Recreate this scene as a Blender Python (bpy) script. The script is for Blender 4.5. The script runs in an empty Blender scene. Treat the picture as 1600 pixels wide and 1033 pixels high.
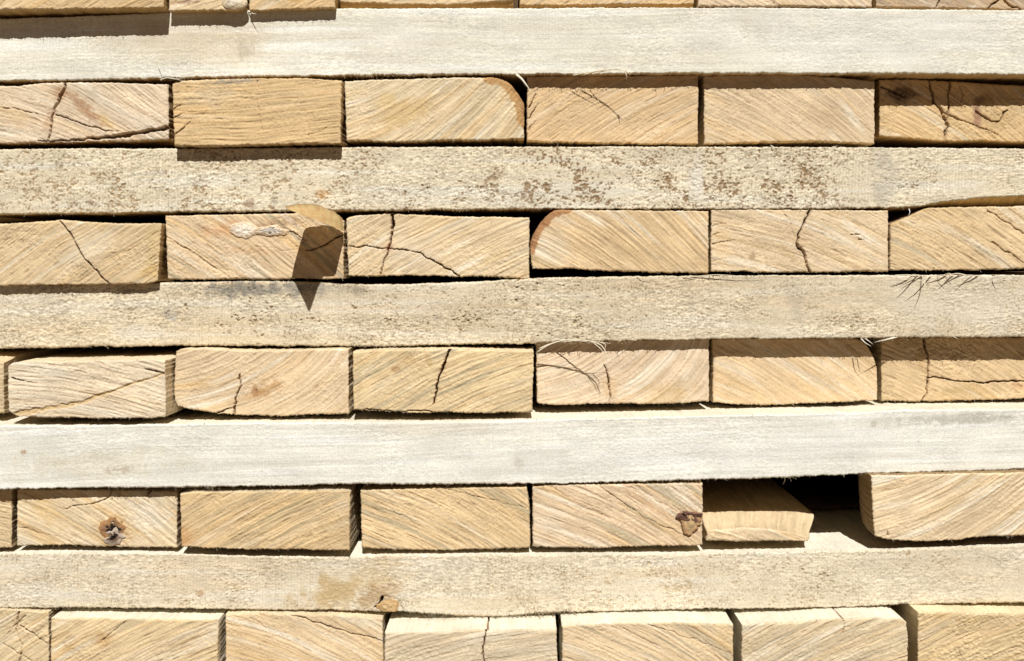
import bpy, math, random
import numpy as np
from mathutils import Vector

# ------------------------------------------------------------------ camera, world, sun
D = 0.80            # metres from the camera to the reference plane y = 0
S = 0.0005          # metres per photograph pixel on that plane
CX, HY = 800.0, 410.0
scn = bpy.context.scene
cam_d = bpy.data.cameras.new("camera"); cam = bpy.data.objects.new("camera", cam_d)
scn.collection.objects.link(cam); scn.camera = cam
cam.location = (0, -D, 0); cam.rotation_euler = (math.radians(90), 0, 0)
cam_d.sensor_width = 36; cam_d.lens = 36 * D / (1600 * S)
cam_d.shift_y = -(516.5 - HY) / 1600.0
cam_d.clip_start = 0.02; cam_d.clip_end = 500

ELEV = math.radians(50); AZ = -0.07
world = bpy.data.worlds.new("World"); scn.world = world; world.use_nodes = True
wn = world.node_tree; wn.nodes.clear()
sky = wn.nodes.new('ShaderNodeTexSky'); sky.sky_type = 'NISHITA'; sky.sun_disc = False
sky.sun_elevation = ELEV; sky.sun_rotation = math.pi + AZ; sky.air_density = 0.05; sky.dust_density = 0.25; sky.ozone_density = 0.5; sky.altitude = 1500
bg = wn.nodes.new('ShaderNodeBackground'); bg.inputs['Strength'].default_value = 0.05
wo = wn.nodes.new('ShaderNodeOutputWorld')
wn.links.new(sky.outputs[0], bg.inputs[0]); wn.links.new(bg.outputs[0], wo.inputs[0])
sun_d = bpy.data.lights.new("sun", 'SUN'); sun = bpy.data.objects.new("sun", sun_d)
scn.collection.objects.link(sun)
sun_d.energy = 5.0; sun_d.angle = math.radians(0.53); sun_d.color = (1.0, 0.97, 0.925)
tr = Vector((AZ, math.cos(ELEV), -math.sin(ELEV)))
sun.rotation_euler = tr.to_track_quat('-Z', 'Y').to_euler(); sun.location = (0.1, -2, 3)
scn.view_settings.view_transform = 'Standard'; scn.view_settings.look = 'None'
scn.view_settings.gamma = 1; scn.view_settings.exposure = 0.24
scn.view_settings.use_curve_mapping = False

# ------------------------------------------------------------------ noise
def _h(ix, iy, s):
    h = (ix.astype(np.uint32) * np.uint32(374761393) + iy.astype(np.uint32) * np.uint32(668265263)
         + np.uint32((s * 2246822519) & 0xffffffff))
    h = (h ^ (h >> np.uint32(13))) * np.uint32(1274126177)
    h = (h ^ (h >> np.uint32(16))) * np.uint32(2246822519)
    h ^= h >> np.uint32(15)
    return (h & np.uint32(0xffff)).astype(np.float32) / 65535.0
def vn(x, y, s):
    x = np.asarray(x, dtype=np.float64) + 5000.37; y = np.asarray(y, dtype=np.float64) + 5000.71
    x, y = np.broadcast_arrays(x, y)
    fx = np.floor(x); fy = np.floor(y)
    ix = fx.astype(np.int64); iy = fy.astype(np.int64)
    tx = (x - fx).astype(np.float32); ty = (y - fy).astype(np.float32)
    tx = tx * tx * (3 - 2 * tx); ty = ty * ty * (3 - 2 * ty)
    a = _h(ix, iy, s); b = _h(ix + 1, iy, s); c = _h(ix, iy + 1, s); d = _h(ix + 1, iy + 1, s)
    return (a + (b - a) * tx) * (1 - ty) + (c + (d - c) * tx) * ty
def fbm(x, y, s, o=3):
    r = 0; a = 0.5; t = 0
    for k in range(o):
        r = r + a * vn(x * 2.03 ** k, y * 2.03 ** k, s + 17 * k); t += a; a *= 0.5
    return r / t
def ss(a, b, x):
    t = np.clip((x - a) / (b - a), 0, 1); return t * t * (3 - 2 * t)
def mix(c, col, m):
    return c + (np.array(col, dtype=np.float32) - c) * m[..., None]

# ------------------------------------------------------------------ materials
def wood_material(name, rough, bump, scale, stretch):
    m = bpy.data.materials.new(name); m.use_nodes = True
    nt = m.node_tree; N = nt.nodes; Lk = nt.links; N.clear()
    out = N.new('ShaderNodeOutputMaterial'); p = N.new('ShaderNodeBsdfPrincipled')
    p.inputs['Roughness'].default_value = rough; p.inputs['Specular IOR Level'].default_value = 0.18
    at = N.new('ShaderNodeAttribute'); at.attribute_name = 'wood'
    tc = N.new('ShaderNodeTexCoord'); mp = N.new('ShaderNodeMapping'); mp.inputs['Scale'].default_value = stretch
    n1 = N.new('ShaderNodeTexNoise'); n1.inputs['Scale'].default_value = scale; n1.inputs['Detail'].default_value = 4
    n2 = N.new('ShaderNodeTexNoise'); n2.inputs['Scale'].default_value = scale * 0.06; n2.inputs['Detail'].default_value = 5
    Lk.new(tc.outputs['Object'], mp.inputs[0]); Lk.new(mp.outputs[0], n1.inputs[0]); Lk.new(mp.outputs[0], n2.inputs[0])
    r1 = N.new('ShaderNodeMapRange'); r1.inputs[1].default_value = .3; r1.inputs[2].default_value = .7
    r1.inputs[3].default_value = .86; r1.inputs[4].default_value = 1.12
    r2 = N.new('ShaderNodeMapRange'); r2.inputs[1].default_value = .3; r2.inputs[2].default_value = .7
    r2.inputs[3].default_value = .93; r2.inputs[4].default_value = 1.07
    Lk.new(n1.outputs[0], r1.inputs[0]); Lk.new(n2.outputs[0], r2.inputs[0])
    mu = N.new('ShaderNodeMath'); mu.operation = 'MULTIPLY'; Lk.new(r1.outputs[0], mu.inputs[0]); Lk.new(r2.outputs[0], mu.inputs[1])
    vm = N.new('ShaderNodeVectorMath'); vm.operation = 'SCALE'
    Lk.new(at.outputs['Color'], vm.inputs[0]); Lk.new(mu.outputs[0], vm.inputs['Scale'])
    Lk.new(vm.outputs[0], p.inputs['Base Color'])
    b = N.new('ShaderNodeBump'); b.inputs['Strength'].default_value = bump; b.inputs['Distance'].default_value = 0.0003
    Lk.new(n1.outputs[0], b.inputs['Height']); Lk.new(b.outputs[0], p.inputs['Normal'])
    Lk.new(p.outputs[0], out.inputs[0]); return m
M_END = wood_material('end_grain_wood', .82, .55, 1500, (1, 1, 1))
M_LONG = wood_material('sawn_face_wood', .85, .6, 1400, (.45, 1, 1))
M_FIBRE = wood_material('wood_fibre', .7, .2, 1500, (1, 1, 1))

M_CHIP = wood_material('thin_wood_chip', .75, .5, 1300, (.4, 1, 1))
_nt = M_CHIP.node_tree; _pb = next(n for n in _nt.nodes if n.type == 'BSDF_PRINCIPLED'); _out = next(n for n in _nt.nodes if n.type == 'OUTPUT_MATERIAL')
_tl = _nt.nodes.new('ShaderNodeBsdfTranslucent'); _mx = _nt.nodes.new('ShaderNodeMixShader'); _mx.inputs[0].default_value = .9
_nt.links.new(_pb.inputs['Base Color'].links[0].from_socket, _tl.inputs[0]); _nt.links.new(_pb.outputs[0], _mx.inputs[1]); _nt.links.new(_tl.outputs[0], _mx.inputs[2]); _nt.links.new(_mx.outputs[0], _out.inputs[0])

def ground_material():
    m = bpy.data.materials.new('packed_earth'); m.use_nodes = True
    nt = m.node_tree; p = nt.nodes['Principled BSDF']; p.inputs['Roughness'].default_value = .95
    n = nt.nodes.new('ShaderNodeTexNoise'); n.inputs['Scale'].default_value = 9; n.inputs['Detail'].default_value = 8
    r = nt.nodes.new('ShaderNodeValToRGB'); r.color_ramp.elements[0].color = (.13, .085, .045, 1); r.color_ramp.elements[1].color = (.20, .135, .075, 1)
    nt.links.new(n.outputs[0], r.inputs[0]); nt.links.new(r.outputs[0], p.inputs['Base Color']); return m

# ------------------------------------------------------------------ mesh helpers
def px2w(px, py, d):
    k = S * (D + d) / D
    return (px - CX) * k, -(py - HY) * k
def resample(P, n):
    P = np.array(P, dtype=np.float64); seg = np.hypot(*np.diff(P, axis=0).T); c = np.r_[0, np.cumsum(seg)]
    t = np.linspace(0, c[-1], n); return np.c_[np.interp(t, c, P[:, 0]), np.interp(t, c, P[:, 1])]
def smooth(P, k):
    if k < 1: return P
    Q = P.copy(); w = np.hanning(2 * k + 3)[1:-1]; w /= w.sum()
    for a in (0, 1):
        e = np.r_[2 * P[0, a] - P[k:0:-1, a], P[:, a], 2 * P[-1, a] - P[-2:-k - 2:-1, a]]
        Q[:, a] = np.convolve(e, w, 'valid')
    Q[0] = P[0]; Q[-1] = P[-1]; return Q
def coons(T, B, L, R):
    nu = len(T); nv = len(L)
    u = np.linspace(0, 1, nu)[None, :, None]; v = np.linspace(0, 1, nv)[:, None, None]
    T_ = T[None]; B_ = B[None]; L_ = L[:, None]; R_ = R[:, None]
    return ((1 - v) * B_ + v * T_ + (1 - u) * L_ + u * R_
            - ((1 - u) * (1 - v) * B[0] + u * (1 - v) * B[-1] + (1 - u) * v * T[0] + u * v * T[-1]))
def mesh_obj(name, V, F4, F3, col, mat, parent=None, ngon=None, origin=None):
    V = np.asarray(V, dtype=np.float32)
    if origin is None:
        origin = np.array([(V[:, 0].min() + V[:, 0].max()) / 2, V[:, 1].min(), V[:, 2].min()])
    origin = np.asarray(origin, dtype=np.float32)
    me = bpy.data.meshes.new(name)
    F4 = np.asarray(F4, dtype=np.int32).reshape(-1, 4); F3 = np.asarray(F3, dtype=np.int32).reshape(-1, 3)
    idx = [F4.ravel(), F3.ravel()]; tot = [np.full(len(F4), 4), np.full(len(F3), 3)]
    if ngon is not None: idx.append(np.asarray(ngon, dtype=np.int32)); tot.append(np.array([len(ngon)]))
    idx = np.concatenate(idx).astype(np.int32); tot = np.concatenate(tot).astype(np.int32)
    st = np.r_[0, np.cumsum(tot)[:-1]].astype(np.int32)
    me.vertices.add(len(V)); me.vertices.foreach_set('co', (V - origin).ravel())
    me.loops.add(len(idx)); me.loops.foreach_set('vertex_index', idx)
    me.polygons.add(len(tot)); me.polygons.foreach_set('loop_start', st)
    me.polygons.foreach_set('loop_total', tot)
    me.polygons.foreach_set('use_smooth', np.ones(len(tot), dtype=bool))
    ca = me.color_attributes.new('wood', 'FLOAT_COLOR', 'POINT')
    c4 = np.ones((len(V), 4), dtype=np.float32); c4[:, :3] = np.clip(col, 0.004, .95) ** 1.03 * (np.array([.86, .885, .905]) if mat is M_END else np.array([.825, .84, .845])).astype(np.float32) * np.array([1, 1, 1], dtype=np.float32)
    ca.data.foreach_set('color', c4.ravel())
    me.update(calc_edges=True); me.materials.append(mat)
    o = bpy.data.objects.new(name, me); scn.collection.objects.link(o)
    o.location = origin
    if parent is not None:
        o.parent = parent; o.location = Vector(origin.tolist()) - parent.location
    return o

def seg_dist(X, Y, P):
    best = np.full(X.shape, 1e9); tt = np.zeros(X.shape); n = len(P) - 1
    for i in range(n):
        ax, ay = P[i]; bx, by = P[i + 1]; dx, dy = bx - ax, by - ay
        t = np.clip(((X - ax) * dx + (Y - ay) * dy) / (dx * dx + dy * dy + 1e-9), 0, 1)
        q = np.hypot(X - ax - t * dx, Y - ay - t * dy)
        m = q < best; best = np.where(m, q, best); tt = np.where(m, (i + t) / n, tt)
    return best, tt

CRACK = (.21, .10, .045)
def apply_cracks(X, Y, c, h, cracks, seed):
    for k, cr in enumerate(cracks):
        P, w0, w1 = cr[0], cr[1], cr[2]; dep = cr[3] if len(cr) > 3 else 14; col = cr[4] if len(cr) > 4 else CRACK
        wk = min(1.0, max(w0, w1) / 2.5) ** 1.6; dep = dep * wk
        xs = [p[0] for p in P]; ys = [p[1] for p in P]
        m = (X > min(xs) - 15) & (X < max(xs) + 15) & (Y > min(ys) - 15) & (Y < max(ys) + 15)
        if not m.any(): continue
        x = X[m] + 4.2 * (vn(X[m] / 12, Y[m] / 12, seed + k) - .5) + 1.5 * (vn(X[m] / 3.7, Y[m] / 3.7, seed + k + 5) - .5)
        y = Y[m] + 4.2 * (vn(X[m] / 12, Y[m] / 12, seed + k + 50) - .5) + 1.5 * (vn(X[m] / 3.7, Y[m] / 3.7, seed + k + 9) - .5)
        d, t = seg_dist(x, y, P); w = (w0 + (w1 - w0) * t) / 2 * .8 * (.65 + .8 * vn(x / 7, y / 7, seed + k + 90)) * np.clip(1.15 - t * .35, .3, 1)
        inn = 1 - ss(w - .35, w + .45, d)
        inn = inn * np.clip(w * 1.5 + .12, 0, 1)
        h[m] -= inn * dep
        c[m] = mix(c[m], col, inn * .8 * wk)
        halo = np.exp(-(d / (w + 2.2)) ** 2) * .20 * wk
        c[m] = mix(c[m], (.36, .19, .09), halo * (1 - inn))

def apply_stains_and_shade(X, Y, c, h, stains_and_shade, seed):
    # (cx, cy, rx, ry, angle deg rising right, colour, strength, raggedness)
    for k, (cx, cy, rx, ry, an, col, st, rg) in enumerate(stains_and_shade):
        R = max(rx, ry) * 1.8
        m = (abs(X - cx) < R) & (abs(Y - cy) < R)
        if not m.any(): continue
        a = math.radians(an); dx = X[m] - cx; dy = -(Y[m] - cy)
        u = (dx * math.cos(a) + dy * math.sin(a)) / rx; v = (-dx * math.sin(a) + dy * math.cos(a)) / ry
        q = np.hypot(u, v) + rg * (fbm(X[m] / (ry * .5 + 2), Y[m] / (ry * .5 + 2), seed + k * 3, 3) - .5) * 1.6
        mm = (1 - ss(.25, 1.1, q)) * st
        g = .75 + .5 * vn(X[m] / 2.2, Y[m] / 2.2, seed + 77 + k)
        c[m] = mix(c[m], col, np.clip(mm * g, 0, 1))

# palettes (linear albedo)
GOLD = (.66, .475, .265); TAN = (.63, .455, .265); PINK = (.705, .55, .37); PALE = (.74, .61, .43)
CREAM = (.70, .54, .33); OCHR = (.58, .42, .215)

def end_pattern(X, Y, p, seed):
    """colour and relief (in photo pixels) of sawn end grain"""
    x0, y0 = p['c']
    a = math.radians(p.get('ang', 25)); fan = p.get('fan', 0.35); cv = p.get('curve', 0.05)
    dx = X - x0; dy = -(Y - y0)
    al = dx * math.cos(a) + dy * math.sin(a); ac = -dx * math.sin(a) + dy * math.cos(a)
    ac = ac * (1 + fan * al / 400.0) + cv * al * al / 100.0 + 5 * (fbm(X / 70, Y / 55, seed + 3, 2) - .5)
    base = np.array(p.get('col', TAN), dtype=np.float32)
    c = np.ones(X.shape + (3,), dtype=np.float32) * base
    # broad growth bands and colour drift
    band = fbm(ac / 17, al / 260, seed + 11, 3) - .5
    big = fbm(X / 85, Y / 50, seed + 13, 3) - .5
    warm = fbm(ac / 11, al / 140, seed + 19, 3)
    c = c * (1.03 + .20 * band + .24 * big)[..., None]
    c = mix(c, (.67, .455, .22), ss(.52, .80, warm) * p.get('warm', .5) * .8)
    c = mix(c, (.82, .73, .58), ss(.55, .85, fbm(ac / 9, al / 120, seed + 23, 3)) * p.get('pale', .55))
    # grey green sap streaks
    bl = ss(.58, .74, fbm(ac / 8, al / 170, seed + 29, 3)) * p.get('blue', .2) * .85
    c = mix(c, (.42, .36, .24), bl)
    # fine saw / ray lines
    f1 = vn(ac / 1.45, al / 36, seed + 31) - .5; f2 = vn(ac / 3.4, al / 75, seed + 37) - .5
    fs = p.get('fine', 1.0)
    c = c * (1 + fs * (.20 * f1 + .12 * f2))[..., None]
    h = fs * (.75 * f1 + .9 * f2)
    # short dark open checks following the lines
    ck = 0
    for j, (sa, sl, th) in enumerate(((1.35, 22, .86), (1.7, 46, .90), (2.6, 70, .965))):
        n = vn(ac / sa + 3 * j, al / sl, seed + 41 + j * 7)
        dens = fbm(X / 60, Y / 45, seed + 47 + j, 2)
        ck = np.maximum(ck, ss(th - .10 * p.get('checks', .5) - .12 * (dens - .5), th + .05, n))
    ck = ck * min(1, .35 + p.get('checks', .5))
    c = mix(c, (.38, .25, .14), ck * .42); h = h - ck * 1.0
    # torn fuzzy fibre
    fz = fbm(X / 2.6, Y / 2.6, seed + 53, 2) - .5; fr = p.get('fuzz', .5)
    patch = ss(.35, .7, fbm(X / 45, Y / 35, seed + 59, 2))
    h = h + fz * (.55 + 1.7 * fr * patch)
    c = c * (1 + fz * (.10 + .22 * fr * patch))[..., None]
    # pores
    po = ss(.86, .95, vn(X / 1.9, Y / 1.9, seed + 61)); c = mix(c, (.30, .18, .09), po * .30)
    h = h + 2.4 * (fbm(X / 55, Y / 35, seed + 67, 2) - .5)
    return c, h

def long_pattern(X, Y, p, seed):
    y0 = p['c'][1]
    wv = 14 * (fbm(X / 340, Y / 160, seed + 1, 2) - .5) + p.get('slope', 0) * (X - 800)
    g = Y + wv
    base = np.array(p['col'], dtype=np.float32)
    c = np.ones(X.shape + (3,), dtype=np.float32) * base
    c = c * (1 + .16 * (fbm(X / 230, Y / 70, seed + 5, 3) - .5))[..., None]
    gr = p.get('grain', 1.0)
    l1 = fbm(g / 3.0, X / 110, seed + 7, 2) - .5; l2 = fbm(g / 9, X / 330, seed + 9, 3) - .5
    c = c * (1 + gr * (.11 * l1 + .10 * l2))[..., None]
    c = mix(c, p.get('warmc', (.66, .50, .31)), ss(.52, .8, fbm(g / 14, X / 240, seed + 11, 3)) * p.get('warm', .3))
    c = mix(c, p.get('palec', (.83, .79, .70)), ss(.52, .8, fbm(g / 12, X / 200, seed + 13, 3)) * p.get('pale', .4))
    h = gr * (.30 * l1 + .5 * l2); l3 = vn(g / 1.5, X / 60, seed + 8) - .5; c = c * (1 + .13 * gr * l3)[..., None]
    fz = fbm(X / 2.5, Y / 1.9, seed + 15, 2) - .5; f3 = vn(X / 5.5, Y / 1.6, seed + 16) - .5
    fr = p.get('fuzz', .6); pt = .45 + ss(.3, .7, fbm(X / 80, Y / 45, seed + 17, 2))
    h = h + (.80 * fz + .65 * f3) * fr * pt
    c = c * (1 + (.40 * fz + .30 * f3) * fr * pt)[..., None]
    # upright band-saw marks
    sw = p.get('saw', .4)
    sx = X + 3 * (fbm(X / 60, Y / 40, seed + 21, 2) - .5) + .03 * (Y - y0)
    sv = np.sin(sx * 2 * math.pi / 4.9) * ss(.42, .66, fbm(X / 120, Y / 80, seed + 22, 2))
    h = h + sw * (.26 * sv + .7 * (vn(X / 2.7, Y / 60, seed + 23) - .5)); c = c * (1 + sw * .045 * sv)[..., None]
    # dark torn specks
    for (x0, x1, den, col, st) in p.get('specks', []):
        win = ss(x0 - 70, x0 + 70, X) * (1 - ss(x1 - 70, x1 + 70, X))
        cl = fbm(X / 27, Y / 19, seed + 25, 3) - .5
        prof = 1 - .45 * np.abs((Y - y0 - 12) / 45.0)
        n = vn(X / 2.1, Y / 1.7, seed + 27) * .55 + vn(X / 4.5, Y / 3.4, seed + 28) * .45
        m = ss(1.0 - den * .46, 1.22 - den * .46, n + cl * .74 * prof) * win
        c = mix(c, col, np.clip(m * st, 0, .92)); h = h - m * 1.1
        blur = ss(.05, .32, cl * prof) * win * st * .16 * den; c = mix(c, col, blur)
    fl = p.get('flecks', 0)
    if fl:
        md = fbm(X / 44, Y / 26, seed + 61, 3) - .5
        for j, (sx_, sy_, cc_) in enumerate(((1.9, 1.6, (.33, .245, .13)), (3.0, 2.0, (.40, .29, .155)), (1.6, 2.6, (.26, .19, .11)))):
            m = ss(.90 - fl * .13 - md * .42, 1.03 - fl * .10 - md * .42, vn(X / sx_, Y / sy_, seed + 63 + j))
            c = mix(c, cc_, m * .58); h = h - m * .5
    dk = ss(.84, .97, vn(X / 4.2, Y / 1.5, seed + 33)) * (.4 + fbm(X / 50, Y / 30, seed + 34, 2)); c = mix(c, (.30, .22, .13), dk * .36 * min(1, fr))
    h = h + 3.0 * (fbm(X / 160, Y / 50, seed + 35, 2) - .5)
    return c, h

rng = random.Random(11)
def add_hairs(Vs, Cs, F3, loop_pts, d_of, seed, count, lmin, lmax, downbias):
    """tiny torn fibres standing off the sawn arris, part of the board's own surface"""
    r = random.Random(seed); n = len(loop_pts); base = sum(len(v) for v in Vs); V = []; C = []; F = []
    for _ in range(count):
        i = r.randrange(n); x, y = loop_pts[i]; d = d_of(x)
        L = r.uniform(lmin, lmax) * (1 if r.random() < .8 else 1.6); an = r.uniform(-1.3, 1.3)
        ox = math.sin(an) * L; oy = math.cos(an) * L * downbias * (1 if r.random() < .85 else -1); od = -r.uniform(.2, .9) * L
        w = r.uniform(.28, .6); X0, Z0 = px2w(x, y, d); k = S
        b = len(V) + base
        V += [(X0 - w * k, d + .6 * k, Z0), (X0 + w * k, d + .6 * k, Z0), (X0, d - .4 * k, Z0 + w * k),
              (X0 + ox * .55 * k + r.uniform(-1, 1) * k * .6, d + od * .6 * k, Z0 - oy * .5 * k),
              (X0 + ox * k, d + od * k, Z0 - oy * k)]
        V.append((V[-2][0] + w * k * .8, V[-2][1], V[-2][2] + w * k * .5))
        F += [(b, b + 1, b + 5), (b, b + 5, b + 3), (b + 1, b + 2, b + 5), (b + 2, b, b + 3), (b + 2, b + 3, b + 5),
              (b + 3, b + 5, b + 4)]
        cc = r.uniform(.8, 1.08); C += [(.76 * cc, .63 * cc, .44 * cc)] * 6
    if V:
        Vs.append(np.array(V, dtype=np.float32)); Cs.append(np.array(C, dtype=np.float32)); F3.extend(F)

PITCH = 1.15
def board(name, p, kind, seed):
    T = resample(p['T'], 400); B = resample(p['B'], 400)
    Lm = [tuple(B[0])] + [q for q in p.get('L', [])] + [tuple(T[0])]
    Rm = [tuple(B[-1])] + [q for q in p.get('R', [])] + [tuple(T[-1])]
    W = np.hypot(*(T[-1] - T[0])); H = abs(B[:, 1].mean() - T[:, 1].mean())
    nu = max(8, int(W / PITCH)); nv = max(8, int(H / PITCH))
    jt = p.get('jag', 1.0)
    def outline(T, B, Lm, Rm):
        T = smooth(resample(T, nu), 5); B = smooth(resample(B, nu), 5); L = smooth(resample(Lm, nv), 3); R = smooth(resample(Rm, nv), 3)
        def ed(n, s): 
            t = np.arange(n) * PITCH
            q = 2.3 * (vn(t / 2.6, 0.5, s) - .5) + 2.0 * (vn(t / 14, 1.5, s) - .5) + 1.3 * (fbm(t / 60, 2.5, s) - .5)
            e = np.minimum(np.arange(n), np.arange(n)[::-1]) / 4.0; return q * np.clip(e, 0, 1)
        T[:, 1] += .55 * jt * ed(nu, seed + 101); B[:, 1] += .8 * jt * ed(nu, seed + 102)
        L[:, 0] += .6 * jt * ed(nv, seed + 103); R[:, 0] += .6 * jt * ed(nv, seed + 104)
        return coons(T, B, L, R)
    G = outline(T, B, Lm, Rm)
    X = G[..., 0]; Y = G[..., 1]
    dl, dr = p['d'] if isinstance(p['d'], tuple) else (p['d'], p['d'])
    dl /= 100; dr /= 100
    xa, xb = (X.min(), X.max()); d_of = lambda x: dl + (dr - dl) * (x - xa) / (xb - xa)
    p['c'] = (X.mean(), Y.mean())
    c, h = (end_pattern if kind == 'end' else long_pattern)(X, Y, p, seed)
    apply_stains_and_shade(X, Y, c, h, p.get('stains_and_shade', []), seed + 300)
    apply_cracks(X, Y, c, h, p.get('cracks', []), seed + 400)
    for (P, w, col, st) in p.get('bands', []):        # bark side rims
        dd, t = seg_dist(X, Y, P); dd = dd + 5 * (vn(X / 5, Y / 5, seed + 5) - .5)
        m = (1 - ss(w * .75, w, dd)) * st; dk = 1 - ss(0, w * .45, dd)
        c = mix(c, col, m); c = mix(c, (.24, .10, .04), dk * st * .55)
    # worn arris
    iu = np.arange(nu)[None, :]; iv = np.arange(nv)[:, None]
    e = np.minimum(np.minimum(iu, nu - 1 - iu), np.minimum(iv, nv - 1 - iv)) * PITCH
    rr = 2.2 + 1.5 * (vn(X / 20, Y / 20, seed + 71) - .5)
    q = np.clip(1 - e / rr, 0, 1); h = h * ss(-1, 3.5, e) - q * q * 1.7
    dd = d_of(X); k = S * (D + dd) / D
    V = np.stack([(X - CX) * k, dd - h * S, -(Y - HY) * k], -1).reshape(-1, 3)
    ids = np.arange(nu * nv).reshape(nv, nu)
    F4 = [np.stack([ids[:-1, :-1], ids[:-1, 1:], ids[1:, 1:], ids[1:, :-1]], -1).reshape(-1, 4)]
    # loop: bottom l->r, right up, top r->l, left down
    li = [(0, i) for i in range(nu)] + [(j, nu - 1) for j in range(1, nv)] + [(nv - 1, i) for i in range(nu - 2, -1, -1)] + [(j, 0) for j in range(nv - 2, 0, -1)]
    li = np.array(li); loop = ids[li[:, 0], li[:, 1]]; nl = len(loop)
    LX = X[li[:, 0], li[:, 1]]; LY = Y[li[:, 0], li[:, 1]]; hl = h[li[:, 0], li[:, 1]]
    if 'back' in p:
        b = p['back']; Tb = b.get('T', p['T']); Bb = b.get('B', p['B'])
        Lb = [tuple(Bb[0])] + b.get('L', []) + [tuple(Tb[0])]; Rb = [tuple(Bb[-1])] + b.get('R', []) + [tuple(Tb[-1])]
        Gb = outline(Tb, Bb, Lb, Rb); BX = Gb[..., 0][li[:, 0], li[:, 1]]; BY = Gb[..., 1][li[:, 0], li[:, 1]]; wd = b.get('depth', .02)
    else: BX, BY, wd = LX, LY, .02
    depth = p.get('len', .36 if kind == 'end' else .128)
    ts = [0.0003, .0007, .0012, .0018]
    step = .0009 if p.get('top') else .0016
    while ts[-1] < (.045 if p.get('top') else .014): ts.append(ts[-1] + step)
    while ts[-1] < depth * .8: ts.append(ts[-1] * 1.35)
    ts = [t for t in ts if t < depth * .93] + [depth]
    per = np.r_[0, np.cumsum(np.hypot(np.diff(LX), np.diff(LY)))]
    cxm, cym = p['c']
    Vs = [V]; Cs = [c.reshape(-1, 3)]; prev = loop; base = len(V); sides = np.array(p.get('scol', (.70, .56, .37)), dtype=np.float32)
    dL = d_of(LX)
    # outward direction of the loop
    tx = np.gradient(LX); ty = np.gradient(LY); nn = np.hypot(tx, ty) + 1e-6; ox, oy = -ty / nn, tx / nn
    sgn = np.sign(np.sum(ox * (LX - cxm) + oy * (LY - cym))) or 1; ox *= sgn; oy *= sgn
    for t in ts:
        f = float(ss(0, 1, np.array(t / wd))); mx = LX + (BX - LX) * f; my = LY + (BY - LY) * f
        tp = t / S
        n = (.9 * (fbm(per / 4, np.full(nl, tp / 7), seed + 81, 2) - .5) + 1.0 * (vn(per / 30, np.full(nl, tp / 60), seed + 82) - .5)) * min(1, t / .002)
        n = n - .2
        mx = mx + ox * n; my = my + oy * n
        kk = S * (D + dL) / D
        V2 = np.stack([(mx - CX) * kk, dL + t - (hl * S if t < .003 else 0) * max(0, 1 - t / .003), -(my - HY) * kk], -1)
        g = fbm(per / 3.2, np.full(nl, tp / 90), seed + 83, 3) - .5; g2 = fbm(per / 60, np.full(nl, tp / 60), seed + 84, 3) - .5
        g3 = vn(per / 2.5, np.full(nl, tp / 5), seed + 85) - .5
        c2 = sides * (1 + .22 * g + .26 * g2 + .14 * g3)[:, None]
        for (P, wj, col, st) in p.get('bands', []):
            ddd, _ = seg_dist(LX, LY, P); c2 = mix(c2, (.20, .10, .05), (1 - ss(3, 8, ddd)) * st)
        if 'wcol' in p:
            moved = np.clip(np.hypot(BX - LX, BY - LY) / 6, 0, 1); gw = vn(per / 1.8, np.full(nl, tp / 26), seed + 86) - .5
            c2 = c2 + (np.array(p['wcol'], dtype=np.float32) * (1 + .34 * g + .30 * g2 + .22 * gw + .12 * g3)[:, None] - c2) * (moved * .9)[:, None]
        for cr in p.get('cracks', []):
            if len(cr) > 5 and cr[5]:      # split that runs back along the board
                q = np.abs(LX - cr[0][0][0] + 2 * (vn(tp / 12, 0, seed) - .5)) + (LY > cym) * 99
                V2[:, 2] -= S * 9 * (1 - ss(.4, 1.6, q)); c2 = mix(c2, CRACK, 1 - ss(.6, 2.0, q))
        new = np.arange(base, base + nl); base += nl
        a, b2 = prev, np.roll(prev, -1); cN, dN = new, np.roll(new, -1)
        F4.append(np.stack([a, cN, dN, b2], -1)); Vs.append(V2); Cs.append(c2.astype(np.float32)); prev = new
    F3 = []
    nT = li[:, 0] == nv - 1; nB = li[:, 0] == 0; LP = np.c_[LX, LY]
    hk = p.get('hair', 1.0)
    def low(loc, cnt, a, b, db, sd): add_hairs(Vs, Cs, F3, LP[loc].tolist(), d_of, sd, int(cnt * hk), a, b, db)
    low(nB, W * .075, 1.2, 3.4, .9, seed + 91); low(nT, W * .05, .9, 2.4, -.8, seed + 92)
    low(~(nT | nB), H * .07, .9, 2.3, .5, seed + 93)
    for (x0, x1, cnt, a, b) in p.get('tufts', []):
        low(nB & (LX > x0) & (LX < x1), cnt / max(hk, .01), a, b, .75, seed + int(x0))
    for (x0, x1, cnt, a, b) in p.get('toptufts', []):
        low(nT & (LX > x0) & (LX < x1), cnt / max(hk, .01), a, b, .6, seed + int(x0))
    V = np.concatenate(Vs); C = np.concatenate(Cs); A4 = np.concatenate(F4); rim = None
    if p.get('rim'):
        P, w = p['bands'][0][0], p['bands'][0][1]; dd2, _ = seg_dist(X, Y, P); fr_ = np.zeros(len(V), dtype=bool)
        fr_[:nu * nv] = (dd2 + 5 * (vn(X / 5, Y / 5, seed + 5) - .5) < w * .88).ravel(); sel = fr_[A4].all(1); rim = A4[sel]; A4 = A4[~sel]
    o = mesh_obj(name, V, A4, F3, C, M_END if kind == 'end' else M_LONG, None, ngon=prev[::-1])
    o['label'] = p['label']; o['category'] = 'board' if kind == 'end' else 'plank'
    o['group'] = 'sawn boards stacked with their end grain showing' if kind == 'end' else 'long planks lying crossways between the layers of boards'
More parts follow.
